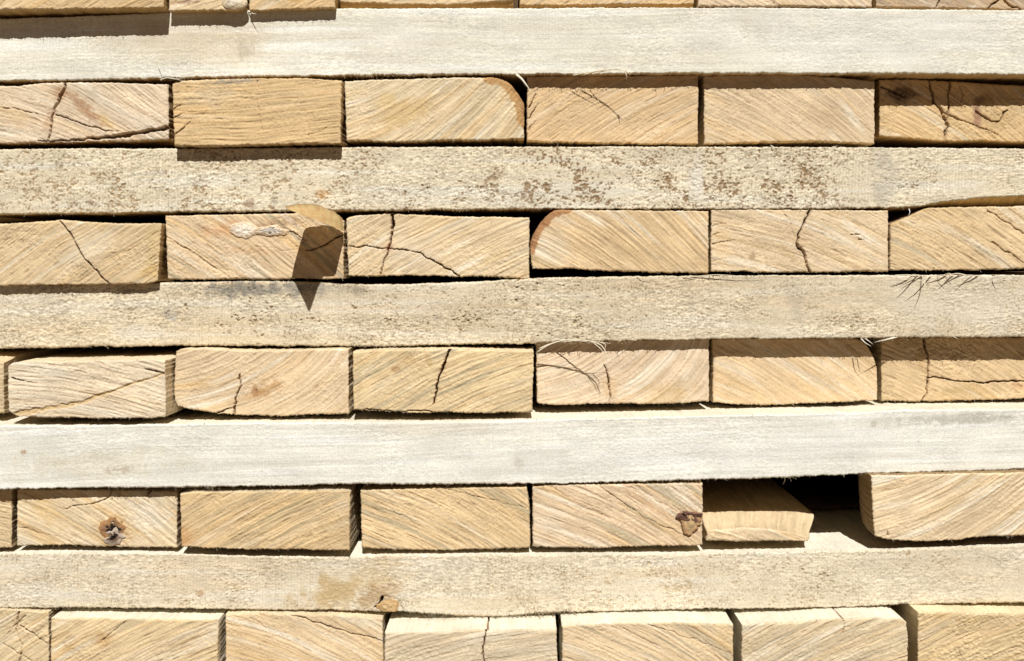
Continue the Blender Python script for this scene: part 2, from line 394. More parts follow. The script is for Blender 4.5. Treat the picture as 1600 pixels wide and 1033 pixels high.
    if rim is not None:
        used, inv = np.unique(rim, return_inverse=True)
        ro = mesh_obj('bark_rim', V[used], inv.reshape(-1, 4), [], C[used], M_END, o); ro['label'] = p['rim']
    return o

def splinter(parent, strands, col=(.78, .66, .47), name='splinter'):
    """strands: list of (points (px,py,out_cm), width px) -> one torn fibre bundle"""
    for pts, w in strands:
        V = []; F4 = []; F3 = []; C = []
        P = np.array(pts, dtype=float); n = 14; t = np.linspace(0, len(P) - 1, n)
        Q = np.stack([np.interp(t, np.arange(len(P)), P[:, a]) for a in range(3)], -1)
        for _ in range(2): Q[1:-1] = (Q[:-2] + 2 * Q[1:-1] + Q[2:]) / 4
        b = len(V)
        for i, (x, y, dd) in enumerate(Q):
            d = -dd / 100; X0, Z0 = px2w(x, y, d); f = (1 - (i / (n - 1)) ** 1.5) * .85 + .15; r = w * f * S / 2
            fr = Q[min(i + 1, n - 1)] - Q[max(i - 1, 0)]; an = math.atan2(-fr[1], fr[0]); nx, nz = -math.sin(an), math.cos(an)
            for kx in range(5):
                th = kx * 2 * math.pi / 5; V.append((X0 + nx * r * math.cos(th), d + r * .6 * math.sin(th), Z0 + nz * r * math.cos(th)))
                cc = rng.uniform(.85, 1.1); C.append([col[0] * cc, col[1] * cc, col[2] * cc])
        for i in range(n - 1):
            for kx in range(5):
                F4.append((b + i * 5 + kx, b + i * 5 + (kx + 1) % 5, b + (i + 1) * 5 + (kx + 1) % 5, b + (i + 1) * 5 + kx))
        F3 += [(b, b + 2, b + 1), (b, b + 3, b + 2), (b, b + 4, b + 3)]
        mesh_obj(name, V, F4, F3, np.array(C), M_FIBRE, parent)

def knot(parent, cx, cy, rx, ry, d, seed, inner, outer, star, label, dome=2.5, pit=6, shape=None, wobble=.3):
    nr, na = 34, 120
    r = np.linspace(0, 1, nr)[:, None]; a = np.linspace(0, 2 * np.pi, na, endpoint=False)[None]
    wob = 1 + wobble * (fbm(2.2 + np.cos(a) * 1.6, 2.2 + np.sin(a) * 1.6, seed, 3) - .5) * 2
    X = cx + rx * r * wob * np.cos(a); Y = cy - ry * r * wob * np.sin(a)
    if shape: Y = np.clip(Y, shape[0], shape[1]); X = np.clip(X, shape[2], shape[3])
    X = X + 0 * r; rr = r + 0 * a
    n = fbm(X / 4, Y / 4, seed + 3, 3) - .5; n2 = fbm(X / 9, Y / 9, seed + 4, 3) - .5
    ring = fbm(rr * 7 + n2 * 3, a / 2 + 0 * r, seed + 6, 2)
    ray = np.abs(((a * 4.5 / (2 * np.pi) + 1.3 * vn(rr * 4, 0 * rr, seed + 8)) % 1) - .5) * 2
    sp = star * ss(.0, .16, .46 - rr * .95 + .75 * (fbm(X / 3.2, Y / 2.4, seed + 9, 3) - .5) + .22 * (1 - ss(0, .5, ray)))
    c = np.ones(X.shape + (3,), dtype=np.float32) * np.array(outer, dtype=np.float32)
    c = mix(c, inner, 1 - ss(.35, .85, rr + n2 * .5)); c = c * (1 + .7 * n + .5 * (ring - .5))[..., None]
    c = mix(c, (.02, .012, .008), np.clip(sp, 0, 1))
    h = .5 + dome * (1 - rr ** 2) * .5 + 3.0 * n * (1 - rr * .6) - pit * sp
    h = h * (1 - ss(.9, 1, rr)) - 1.2 * ss(.93, 1, rr)
    k = S * (D + d) / D
    V = np.stack([(X - CX) * k, d - h * S - .00012, -(Y - HY) * k], -1).reshape(-1, 3)
    ids = np.arange(nr * na).reshape(nr, na); nx = np.roll(ids, -1, 1)
    F4 = np.stack([ids[:-1], ids[1:], nx[1:], nx[:-1]], -1).reshape(-1, 4)
    o = mesh_obj('knot', V, F4, [], c.reshape(-1, 3), M_END, parent); o['label'] = label; return o

# ------------------------------------------------------------------ setting
gm = bpy.data.meshes.new('ground'); gm.from_pydata([(-60, -60, 0), (60, -60, 0), (60, 60, 0), (-60, 60, 0)], [], [(0, 1, 2, 3)])
go = bpy.data.objects.new('ground', gm); scn.collection.objects.link(go); go.location = (0, 0, -.3185)  # unseen ground, added for its warm bounce light on the boards
gm.materials.append(ground_material()); go['kind'] = 'structure'

KN = (.22, .10, .045)
# ------------------------------------------------------------------ long planks
LONG = [
 dict(label='pale smooth plank, uppermost long one, with a brown shadow band at its left end', d=(0, 0), col=(.80, .76, .645), palec=(.88, .865, .80), warmc=(.68, .58, .42), scol=(.62, .45, .25),
      T=[(-150, 30), (0, 29), (130, 25), (260, 19), (400, 15.5), (530, 13), (800, 12.5), (1070, 11.5), (1200, 12), (1400, 14), (1750, 17)],
      B=[(-150, 130), (0, 127), (150, 125), (265, 121.5), (350, 120), (530, 118), (700, 116.5), (850, 115.5), (1060, 114.5), (1300, 115), (1750, 117)],
      grain=1.0, fuzz=.5, saw=.6, warm=.2, pale=.8, slope=.01,
      stains_and_shade=[(380, 75, 22, 16, -60, (.40, .34, .26), .5, .9), (300, 60, 170, 50, 0, (.66, .54, .36), .55, .4), (1180, 45, 20, 40, 50, (.58, .52, .42), .45, .8), (1330, 60, 330, 60, 0, (.78, .76, .69), .6, .5), (620, 60, 70, 40, 0, (.80, .76, .67), .5, .6), (640, 105, 100, 12, -10, (.84, .79, .70), .5, .6)],
      tufts=[(250, 300, 16, 3, 8), (520, 700, 50, 3, 9), (800, 1090, 22, 2, 7)]),
 dict(label='rough long plank peppered with clusters of rusty brown specks', d=(0, 0), col=(.745, .655, .49), warmc=(.66, .54, .36), palec=(.80, .775, .68), scol=(.70, .52, .27),
      T=[(-150, 234), (0, 233), (130, 232), (270, 232), (530, 230), (800, 229), (1060, 229), (1300, 230), (1600, 232), (1750, 233)],
      B=[(-150, 336), (0, 335), (130, 334), (260, 331), (400, 331), (540, 329), (700, 328), (860, 326), (1060, 327), (1300, 326), (1400, 325), (1440, 322), (1490, 313), (1540, 309), (1600, 306), (1750, 303)],
      back=dict(T=[(-150, 234), (530, 230), (1060, 229), (1750, 233)], B=[(-150, 337), (260, 333), (540, 331), (860, 328), (1300, 328), (1440, 327), (1750, 325)], depth=.022), wcol=(.66, .44, .17),
      grain=.6, fuzz=1.0, saw=1.5, flecks=.5, warm=.25, pale=.5,
      specks=[(-60, 600, .96, (.34, .215, .10), .75), (580, 780, .82, (.30, .19, .095), .9), (790, 1340, .98, (.27, .165, .08), .95), (1380, 1460, .72, (.33, .24, .15), .75), (-80, 1700, .36, (.40, .27, .13), .6)],
      stains_and_shade=[(400, 246, 14, 9, 0, (.42, .34, .24), .5, .3), (503, 303, 12, 9, 0, (.56, .30, .10), .6, .5), (1382, 285, 26, 55, 0, (.42, .39, .33), .5, .9), (390, 318, 12, 9, 0, KN, .6, .6), (143, 318, 10, 8, 0, KN, .5, .6), (430, 312, 8, 8, 0, (.3, .26, .2), .6, .5), (1090, 280, 14, 40, 0, (.76, .72, .64), .6, .9)],
      tufts=[(0, 250, 20, 2, 6), (700, 740, 8, 3, 9), (1260, 1330, 14, 3, 9)]),
 dict(label='long plank with grey blotch along its upper edge and sandy, gritty surface', d=(0, 0), col=(.70, .60, .44), scol=(.70, .57, .38),
      T=[(-150, 446), (0, 445), (130, 444), (265, 442), (400, 439), (470, 440), (540, 444), (640, 444), (750, 440), (850, 434), (1000, 432), (1070, 431), (1250, 430), (1600, 430), (1750, 430)],
      B=[(-150, 546), (0, 545), (60, 544), (130, 543), (145, 541), (200, 542), (270, 540), (400, 540), (540, 541), (600, 541), (700, 539), (830, 537), (900, 534), (980, 532), (1060, 531), (1200, 529), (1400, 528), (1600, 527), (1750, 526)],
      grain=.6, fuzz=1.15, saw=1.0, flecks=.7, warm=.35, pale=.35,
      specks=[(200, 900, .62, (.42, .31, .17), .6), (780, 960, .72, (.40, .28, .13), .6), (-80, 1460, .55, (.40, .30, .18), .6)],
      stains_and_shade=[(390, 452, 75, 17, 0, (.20, .19, .17), .75, 1.0), (480, 450, 60, 14, 0, (.26, .24, .21), .6, 1.0), (560, 452, 28, 12, -20, (.30, .26, .2), .6, .9), (266, 492, 15, 13, 0, (.36, .32, .28), .55, .4), (270, 498, 8, 6, 0, (.62, .58, .52), .7, .4), (683, 496, 9, 7, 0, (.36, .31, .27), .5, .6), (1244, 480, 16, 50, 0, (.44, .38, .31), .35, .9), (200, 455, 30, 9, 0, (.33, .28, .22), .5, .9), (1500, 480, 140, 50, 0, (.72, .65, .54), .5, .6), (220, 520, 60, 15, 0, (.72, .66, .56), .5, .6)],
      tufts=[(130, 180, 12, 3, 8), (560, 640, 14, 3, 8), (830, 1000, 24, 3, 9), (1280, 1420, 20, 2, 8)], toptufts=[(420, 560, 30, 3, 8), (1100, 1200, 20, 3, 8), (120, 170, 12, 3, 7)]),
 dict(label='whitest smooth long plank with faint wavy grain, above the dark opening', d=(-2.9, -1.5), col=(.80, .775, .69), palec=(.88, .87, .83), warmc=(.68, .61, .48), scol=(.84, .76, .61), top=True,
      T=[(-150, 665), (0, 664.5), (130, 665), (270, 663), (400, 661), (540, 660), (700, 659), (850, 656), (1060, 651), (1200, 648), (1340, 645), (1420, 640), (1600, 639), (1750, 638)],
      B=[(-150, 766), (0, 765), (90, 763), (270, 762), (400, 760), (540, 757), (700, 757), (830, 756), (950, 754), (1060, 751), (1180, 748), (1340, 741), (1450, 738), (1600, 733), (1750, 730)],
      grain=1.1, fuzz=.4, saw=.3, warm=.12, pale=.7, slope=.035,
      stains_and_shade=[(150, 725, 200, 30, 5, (.72, .65, .50), .4, .9), (100, 722, 70, 7, 8, (.50, .42, .30), .3, 1.3), (190, 733, 40, 6, 8, (.40, .30, .20), .5, 1.2), (38, 706, 7, 4, 0, (.4, .24, .12), .7, .5), (1500, 655, 110, 10, 3, (.40, .36, .31), .5, 1.1), (660, 660, 130, 30, 0, (.64, .55, .42), .35, .8), (808, 720, 14, 18, 0, (.56, .48, .38), .5, .7), (1365, 662, 8, 8, 30, (.5, .44, .36), .6, .7), (1435, 690, 2, 2, 0, (.1, .08, .06), .9, .1), (1100, 710, 500, 36, 3, (.79, .77, .73), .6, .6)],
      tufts=[(270, 340, 22, 3, 8), (1220, 1240, 3, 4, 9)]),
 dict(label='long plank under the dark opening, with ochre stain and a small split knot', d=(-2.15, -2.2), col=(.74, .645, .49), scol=(.86, .79, .65), top=True,
      T=[(-150, 867), (0, 867), (60, 864), (160, 864), (280, 866), (400, 869), (540, 871), (620, 868), (830, 867), (1066, 866), (1150, 864), (1250, 862), (1380, 859), (1500, 854), (1600, 851), (1750, 850)],
      B=[(-150, 950), (0, 950), (150, 950), (270, 951), (400, 953), (540, 954), (630, 956), (680, 960), (720, 963), (770, 965), (800, 963), (850, 958), (1000, 954), (1100, 952), (1300, 950), (1400, 946), (1500, 943), (1750, 941)],
      grain=.6, fuzz=1.0, saw=1.0, flecks=.6, warm=.3, pale=.35,
      specks=[(200, 420, .66, (.45, .32, .17), .6), (740, 1160, .74, (.48, .34, .18), .6), (1170, 1520, .80, (.42, .29, .16), .7)],
      stains_and_shade=[(530, 925, 85, 30, 16, (.55, .39, .18), .75, 1.0), (575, 905, 70, 30, 30, (.60, .46, .26), .4, 1.1), (590, 928, 50, 24, 20, (.44, .28, .12), .6, .7), (313, 927, 8, 6, 0, (.5, .30, .14), .7, .5), (170, 875, 10, 8, 0, (.42, .34, .26), .6, .6), (80, 925, 100, 14, -5, (.74, .70, .60), .5, .7), (950, 910, 8, 3, -20, (.4, .24, .1), .7, .3), (1278, 918, 3, 3, 0, (.1, .06, .04), .9, .1), (1350, 900, 200, 50, 0, (.74, .66, .50), .4, .7)],
      cracks=[([(598, 932), (586, 950)], 3.0, 4.5, 16, (.08, .04, .02)), ([(598, 932), (618, 936), (632, 953)], 1.3, 1.3, 6, (.28, .14, .06))],
      tufts=[(640, 900, 130, 3, 12), (20, 130, 16, 2, 5)]),
]
# ------------------------------------------------------------------ boards, end grain towards the viewer
ENDS = [
 # --- topmost, cut by the frame
 dict(label='top layer board at the far left, casting the broad shadow on the pale plank below', d=-1.6, ang=24, col=GOLD, checks=.8, warm=.7, scol=(.55, .38, .17),
      T=[(-60, -88), (256, -90)], B=[(-60, 17), (0, 15.5), (100, 14.5), (200, 12), (256, 11)]),
 dict(label='top layer board ending in a rounded bleached knot', d=-.9, ang=15, col=CREAM, checks=.5, scol=(.55, .38, .17),
      T=[(263, -88), (384, -90)], B=[(263, 17), (320, 16.5), (372, 15.5), (382, 10)], stains_and_shade=[(290, 3, 30, 4, 3, (.34, .17, .09), .7, .6)]),
 dict(label='top layer board just right of the rounded bleached knot, with a narrow shadow beneath', d=-.7, ang=25, col=GOLD, checks=.4, scol=(.55, .38, .17), warm=.5,
      T=[(389, -88), (524, -90)], B=[(389, 16), (440, 14.5), (500, 13.5), (524, 12.5)], stains_and_shade=[(462, -2, 20, 6, 0, (.60, .36, .13), .8, .5)]),
 dict(label='top layer board with a bowed lower edge showing a golden underside', d=.4, ang=10, col=CREAM, fuzz=.9, scol=(.62, .43, .2),
      T=[(531, -88), (802, -90)], B=[(531, 3), (560, 5), (640, 6.5), (700, 8), (750, 5), (802, 1)], back=dict(T=[(531, -88), (802, -90)], B=[(531, 11), (802, 11)], depth=.004)),
 dict(label='top layer board over the middle, between two thin black gaps', d=.3, ang=25, col=GOLD, checks=.5, scol=(.66, .46, .21),
      T=[(812, -90), (1084, -90)], B=[(812, 9), (900, 8), (1000, 7), (1084, 6.5)], back=dict(T=[(812, -90), (1084, -90)], B=[(812, 11), (1084, 10)], depth=.004)),
 dict(label='pinkish top layer board with a tiny dark check near its middle', d=.1, ang=-35, col=PINK, pale=.7, checks=.15, fine=1.2,
      T=[(1090, -90), (1363, -90)], B=[(1090, 10.5), (1200, 10.5), (1363, 11)], cracks=[([(1212, -6), (1212, 7)], 1.6, 1.6)]),
 dict(label='weathered grey brown top layer board with dark cracks, upper right corner', d=1.6, ang=-30, col=(.42, .32, .22), fuzz=1.2, pale=.35,
      T=[(1369, -84), (1670, -84)], B=[(1369, 11), (1450, 12), (1540, 14), (1670, 17)], cracks=[([(1472, -8), (1461, 12)], 2, 2), ([(1562, -8), (1580, 8), (1592, 15)], 2, 3), ([(1566, -4), (1540, 15)], 2, 2)], stains_and_shade=[(1520, 11, 10, 4, 0, (.75, .68, .58), .8, .6)]),
 # --- first full layer
 dict(label='pale board with dark radiating lines and a wedge splitting off its lower right corner', d=-.1, ang=-24, fan=.6, col=(.71, .565, .40), checks=1.0, pale=.6, warm=.35, blue=.1, scol=(.5, .33, .15),
      T=[(-60, 133), (0, 135), (30, 134), (60, 130), (100, 129), (200, 130), (263, 132)], B=[(-60, 225), (0, 224), (70, 223), (130, 222), (200, 221), (264, 218)],
      cracks=[([(102, 131), (99, 145), (90, 157), (81, 185), (77, 222)], 4.2, 2.6), ([(60, 221), (140, 217), (200, 211), (266, 199)], 1.2, 8.5, 18, (.34, .20, .10)), ([(0, 168), (50, 176), (85, 184)], 1.2, 1), ([(88, 180), (150, 200), (185, 207)], 1.6, 1)],
      stains_and_shade=[(130, 168, 48, 11, -42, (.42, .23, .12), .75, .8), (92, 145, 12, 14, 0, (.46, .27, .14), .7, .5), (165, 190, 24, 9, -42, (.68, .47, .20), .6, .4), (75, 190, 10, 26, -20, (.50, .31, .16), .5, .6), (20, 180, 40, 20, -30, (.64, .46, .24), .5, .7)]),
 dict(label='honey coloured board with nearly level grain and two hairline splits, jutting over the speckled plank', d=-1.0, ang=4, fan=.1, curve=-.03, col=(.66, .47, .25), fine=.9, pale=.2, warm=.9, checks=.5, blue=.25, scol=(.48, .33, .17),
      T=[(269, 131), (285, 127), (320, 124), (400, 122.5), (480, 122), (534, 126)], B=[(272, 228), (330, 228.5), (400, 227), (480, 224), (532, 225)],
      cracks=[([(400, 124), (404, 170), (412, 212)], 1.0, .6), ([(343, 145), (337, 170), (333, 200)], .9, .5), ([(270, 173), (284, 162)], 1.5, .7), ([(270, 185), (287, 176)], 1.5, .7), ([(271, 212), (297, 192)], 1.8, .8), ([(480, 212), (525, 195)], 1, .7)],
      stains_and_shade=[(365, 127, 46, 6, 3, (.36, .31, .25), .75, .9), (330, 150, 40, 24, 0, (.56, .46, .32), .4, .7)]),
 dict(label='cream board with orange heart and a brown bark rim cut across its upper right corner', d=-.05, ang=38, fan=.75, curve=-.06, col=(.71, .57, .37), fine=1.3, checks=.25, pale=.8, warm=.7, scol=(.6, .42, .22),
      T=[(538, 127), (570, 125), (650, 123), (740, 121), (772, 121), (785, 124), (797, 131), (806, 142), (813, 152), (819, 163)], R=[(819, 190)],
      B=[(541, 220), (600, 222), (700, 219), (760, 219), (819, 216)],
      rim='brown bark rim on the upper right corner', bands=[([(768, 117), (788, 122), (800, 131), (810, 145), (819, 160), (822, 185)], 17, (.50, .285, .11), .9)],
      stains_and_shade=[(640, 175, 60, 22, 25, (.64, .44, .19), .6, .7), (605, 160, 26, 18, 0, (.66, .46, .20), .5, .7)]),
 dict(label='sandy board carrying the shadow of a hanging fibre', d=.9, ang=30, fan=.2, col=(.67, .485, .285), checks=.75, warm=.4, pale=.3, fine=.8,
      T=[(823, 119), (900, 118), (1000, 118), (1091, 117)], B=[(823, 221), (900, 223), (1000, 225), (1091, 225)], cracks=[([(826, 168), (836, 148)], 1.8, .8), ([(826, 185), (842, 163)], 1.6, .8), ([(825, 205), (838, 190)], 1.4, .8)],
      stains_and_shade=[(1078, 158, 12, 14, 0, (.55, .40, .22), .5, .4)]),
 dict(label='light pinkish tan board with fine lines falling to the right, between two black slits', d=.9, ang=-33, fan=.4, col=(.68, .525, .34), fine=1.0, checks=.4, pale=.55,
      T=[(1100, 119), (1160, 117), (1250, 117), (1320, 122), (1367, 127)], B=[(1100, 226), (1150, 224), (1200, 223), (1250, 221), (1310, 222), (1340, 224), (1367, 225)],
      stains_and_shade=[(1290, 185, 40, 30, -40, (.56, .41, .24), .45, .6), (1330, 180, 50, 8, -55, (.80, .71, .56), .6, .5)]),
 dict(label='knotty yellowish board with two wide dark cracks meeting, at the right edge', d=1.9, ang=-38, fan=.3, col=(.63, .455, .25), fuzz=.9, checks=.9, blue=.3, scol=(.4, .27, .14),
      T=[(1374, 124), (1430, 124), (1500, 128), (1670, 138)], B=[(1374, 213), (1420, 216), (1470, 221), (1530, 220), (1600, 223), (1670, 224)],
      cracks=[([(1452, 126), (1458, 155), (1474, 180), (1480, 196), (1477, 222)], 3, 4.6, 18), ([(1484, 128), (1482, 170), (1478, 196)], 2.6, 2.6), ([(1500, 135), (1503, 150), (1496, 172)], 1, .8), ([(1524, 176), (1548, 190), (1562, 190), (1568, 177), (1574, 172)], 2.2, 2.2), ([(1470, 175), (1520, 195), (1560, 210)], 1.6, 1), ([(1375, 134), (1396, 145), (1412, 152)], 2.4, 1.6)],
      stains_and_shade=[(1408, 146, 30, 18, 0, (.13, .085, .055), .9, .6), (1422, 142, 7, 20, 0, (.36, .22, .10), .6, .3), (1527, 185, 7, 30, 3, (.33, .17, .12), .7, .9), (1562, 186, 26, 22, 0, (.52, .36, .17), .5, .6), (1540, 155, 16, 12, 0, (.30, .18, .09), .5, .6), (1530, 158, 14, 10, 40, (.24, .15, .09), .7, .5)]),
 # --- second layer
 dict(label='board with lines rising right and one long curved crack, jutting at the far left', d=-.7, ang=34, fan=.2, col=(.66, .50, .30), checks=.6, fuzz=.95, warm=.7, scol=(.5, .35, .18),
      T=[(-60, 351), (0, 350), (50, 347), (95, 344), (130, 346), (180, 349), (252, 349)], B=[(-60, 445), (0, 446), (100, 445), (180, 444), (225, 444), (246, 439)],
      cracks=[([(93, 345), (108, 362), (122, 392), (145, 420), (172, 444)], 1.6, 2.4)],
      stains_and_shade=[(240, 385, 16, 60, 0, (.58, .42, .2), .5, .5), (232, 425, 24, 14, 30, (.60, .40, .15), .6, .6), (140, 390, 50, 40, 0, (.72, .60, .42), .5, .6)]),
 dict(label='board with grey slanting streaks and a white torn knot, under the peeled chip', d=.1, ang=-37, fan=.15, col=(.69, .52, .33), checks=.8, blue=.9, warm=.8, fuzz=.8, scol=(.7, .55, .35),
      T=[(258, 337), (330, 336), (400, 334), (470, 333), (520, 336), (537, 345)], B=[(262, 436), (330, 437), (400, 436), (470, 435), (537, 436)],
      cracks=[([(478, 392), (505, 384), (537, 366)], 1.2, 2.0), ([(425, 352), (455, 362), (480, 378)], 1.6, 1), ([(258, 366), (300, 396), (345, 425)], 1.1, .8), ([(400, 386), (440, 390), (478, 390)], .8, .8)],
      stains_and_shade=[(345, 358, 40, 14, 10, (.60, .33, .16), .55, .8), (430, 352, 55, 12, 12, (.34, .21, .12), .6, .8), (395, 392, 60, 7, -5, (.62, .38, .20), .4, .7)]),  # dark brown entry paints in shade of the plank above and the hollow
 dict(label='board broken by a crossing pair of cracks, one opening wide at its top edge', d=.25, ang=28, fan=.25, col=(.71, .555, .35), fuzz=.7, checks=.45, pale=.7,
      T=[(541, 342), (548, 338), (575, 336), (606, 333), (622, 334), (700, 338), (827, 340)], B=[(544, 431), (600, 431), (650, 430), (700, 432), (760, 432), (827, 436)],
      cracks=[([(613, 326), (612, 350), (609, 385)], 7.0, 2.0, 22), ([(609, 385), (601, 404), (595, 432)], 2.0, 1.4), ([(538, 386), (575, 385), (605, 388)], 1.4, 1.6), ([(608, 387), (645, 392), (672, 404), (700, 421), (718, 430)], 1.2, 2.2)],
      stains_and_shade=[(608, 386, 10, 9, 0, (.42, .16, .08), .7, .5), (640, 395, 60, 34, 0, (.74, .63, .48), .5, .6), (775, 400, 40, 22, 20, (.68, .50, .27), .5, .6)]),
 dict(label='finely lined tan board with a dark reddish bark rim on its rounded upper left corner', d=0, ang=-37, fan=.55, curve=.04, col=(.65, .475, .275), fine=1.5, checks=.2, pale=.7, fuzz=.2, warm=.6,
      L=[(829, 400)], T=[(829, 378), (835, 363), (845, 348), (855, 337), (864, 330), (872, 328), (900, 328), (1000, 329), (1107, 330)],
      B=[(832, 420), (900, 420), (950, 423), (1040, 426), (1107, 427)],
      rim='dark reddish bark rim on the upper left corner', bands=[([(827, 386), (834, 362), (844, 347), (854, 335), (866, 326), (884, 322)], 14, (.42, .205, .085), .9)], stains_and_shade=[(865, 380, 34, 34, 0, (.70, .60, .45), .5, .5)]),
 dict(label='pale board split top to bottom by a kinked dark crack', d=.1, ang=-20, fan=.25, col=(.70, .54, .345), checks=.5, pale=.7, fine=.8,
      T=[(1111, 328), (1200, 327), (1260, 328), (1388, 329)], B=[(1111, 424), (1200, 425), (1270, 425), (1388, 425)],
      cracks=[([(1269, 326), (1256, 350), (1244, 378), (1256, 397), (1266, 427)], 2.6, 3.6, 18), ([(1222, 329), (1234, 350), (1242, 374)], .9, .8), ([(1262, 330), (1256, 348)], 1, .8), ([(1113, 352), (1133, 350)], 1.2, .8), ([(1115, 366), (1128, 365)], 1.2, .8), ([(1113, 382), (1150, 376)], 1.3, .8), ([(1114, 408), (1128, 406)], 1, .8), ([(1330, 366), (1346, 366)], 1.4, .8), ([(1342, 376), (1356, 376)], 1.4, .8)],
      stains_and_shade=[(1176, 401, 7, 7, 0, (.33, .20, .12), .7, .3), (1232, 396, 9, 26, 50, (.52, .37, .18), .5, .5), (1128, 380, 16, 50, 0, (.66, .46, .25), .4, .4), (1345, 365, 50, 8, -35, (.84, .76, .62), .6, .6)]),
 dict(label='board with a slanted waney corner below the smooth golden strip, right edge', d=-.1, ang=-34, fan=.2, col=(.67, .50, .295), checks=.8, blue=.5, warm=.5,
      L=[(1391, 380)], T=[(1391, 351), (1400, 346), (1420, 338), (1438, 329), (1450, 325), (1500, 324), (1600, 322), (1670, 321)], B=[(1391, 422), (1500, 422), (1600, 420), (1670, 419)],
      bands=[([(1391, 348), (1420, 334), (1445, 324)], 5, (.60, .40, .18), .7)], cracks=[([(1545, 330), (1600, 366)], 1.5, 1.2), ([(1550, 378), (1600, 410)], 1.4, 1.0)]),
 # --- third layer
 dict(label='narrow sliver of a board at the left edge, beside the one with a diagonal groove', d=-1.2, ang=0, col=(.62, .48, .30), scol=(.70, .54, .33), top=True, T=[(-240, 556), (6, 566)], B=[(-240, 648), (6, 646)],
      back=dict(T=[(-240, 546), (-90, 548), (6, 558)], B=[(-240, 648), (6, 646)], depth=.03)),
 dict(label='whitish board with a long diagonal golden groove, jutting out at the left', d=-2.8, ang=-11, fan=.2, col=(.71, .585, .42), checks=.7, pale=.7, blue=.1, warm=.3, scol=(.74, .60, .41), top=True,
      T=[(12, 572), (20, 567), (40, 565), (100, 564), (180, 563), (240, 561), (258, 563)], B=[(13, 642), (24, 650), (60, 652), (150, 653), (240, 654), (258, 652)], L=[(12, 600)], R=[(259, 620)],
      cracks=[([(14, 650), (60, 641), (130, 627), (190, 606), (262, 583)], 10, 2.4, 1.8, (.60, .42, .20)), ([(225, 577), (258, 584)], 1.6, 1.6), ([(20, 590), (50, 598)], 1.6, .8)]),
 dict(label='board with rounded left corners, a short upright crack and a rusty smear', d=-1.2, ang=28, fan=-.5, curve=-.16, col=(.70, .535, .345), fuzz=.6, checks=.3, pale=.7, warm=.5, scol=(.72, .58, .38), top=True,
      L=[(273, 622), (272, 600), (274, 565)], T=[(275, 549), (284, 545), (330, 545), (370, 548), (420, 548), (545, 545)], B=[(277, 634), (288, 638), (310, 641), (340, 647), (400, 649), (450, 650), (500, 647), (545, 647)],
      cracks=[([(374, 585), (375, 605), (367, 622), (366, 650)], 1.4, 3.4), ([(400, 610), (403, 632)], 1, .7), ([(340, 644), (362, 638)], 2.6, 1)],
      stains_and_shade=[(408, 612, 34, 14, 20, (.46, .25, .10), .7, .8), (398, 610, 6, 14, 0, (.38, .18, .08), .6, .5), (300, 603, 40, 6, 4, (.68, .46, .22), .6, .5)]),
 dict(label='yellowish board with grey diagonal streaks and a crack running down from its top middle', d=-1.8, ang=25, fan=.15, col=(.69, .53, .31), checks=.7, blue=.8, warm=.6, pale=.5, scol=(.72, .58, .38), top=True,
      T=[(551, 550), (600, 547), (700, 545.5), (760, 547), (834, 549)], B=[(552, 641), (600, 643), (650, 645), (700, 644), (760, 645), (832, 644)],
      cracks=[([(703, 544), (694, 570), (684, 598), (676, 634)], 4.4, 1.8, 18), ([(684, 605), (700, 628), (706, 646)], .8, .6), ([(553, 640), (640, 643), (700, 643)], 1.2, 1.8)],
      stains_and_shade=[(640, 562, 34, 13, -20, (.56, .38, .18), .5, .9), (618, 577, 12, 6, 0, (.42, .25, .12), .7, .5), (670, 563, 6, 16, 20, (.52, .35, .16), .6, .4), (560, 600, 9, 50, 0, (.54, .42, .24), .4, .4)]),
 dict(label='pinkish board under a loose torn fibre, with curved lines and a short dark split', d=.8, ang=34, fan=-.7, curve=-.22, col=(.70, .545, .38), fine=1.2, pale=.6, checks=.3, warm=.4,
      T=[(838, 533), (960, 532), (1108, 530)], B=[(839, 629), (865, 633), (900, 632), (940, 630), (1000, 631), (1050, 631), (1090, 627), (1108, 628)],
      cracks=[([(944, 572), (950, 592), (951, 605), (954, 632)], 1.6, 2.0), ([(851, 598), (856, 632)], .8, 1)],
      stains_and_shade=[(1040, 615, 50, 20, 10, (.60, .42, .21), .6, .8), (955, 605, 24, 20, -40, (.60, .40, .20), .5, .6), (1055, 605, 14, 16, 0, (.50, .34, .17), .45, .6)]),
 dict(label='smooth beige board whose upper right corner is cut away, in a jagged shadow', d=1.4, ang=-33, fan=.2, curve=.04, col=(.69, .51, .31), fine=1.0, checks=.15, pale=.5, fuzz=.2,
      T=[(1113, 530), (1250, 529), (1338, 528), (1350, 534), (1358, 544), (1365, 558), (1370, 575)], R=[(1371, 600)], B=[(1114, 629), (1150, 632), (1200, 633), (1250, 631), (1300, 629), (1371, 625)]),
 dict(label='rough tan board with a level crack branching right from an upright one, right edge', d=1.7, ang=-30, fan=.2, col=(.62, .455, .265), fuzz=1.2, checks=.6, warm=.7, pale=.2,
      T=[(1377, 529), (1500, 528), (1670, 527)], B=[(1377, 627), (1440, 628), (1500, 626), (1670, 621)],
      cracks=[([(1443, 525), (1449, 555), (1452, 590)], 3.0, 2.0), ([(1452, 590), (1450, 605), (1440, 630)], 2, 2.6), ([(1452, 590), (1490, 595), (1520, 598), (1560, 597), (1610, 594)], 1.4, 2.2), ([(1452, 590), (1428, 618)], .8, .6)],
      stains_and_shade=[(1440, 562, 10, 22, 0, (.50, .33, .15), .6, .5), (1495, 610, 45, 9, 10, (.50, .36, .18), .6, .7), (1590, 604, 14, 8, 0, (.5, .26, .12), .5, .5)]),
 # --- fourth layer
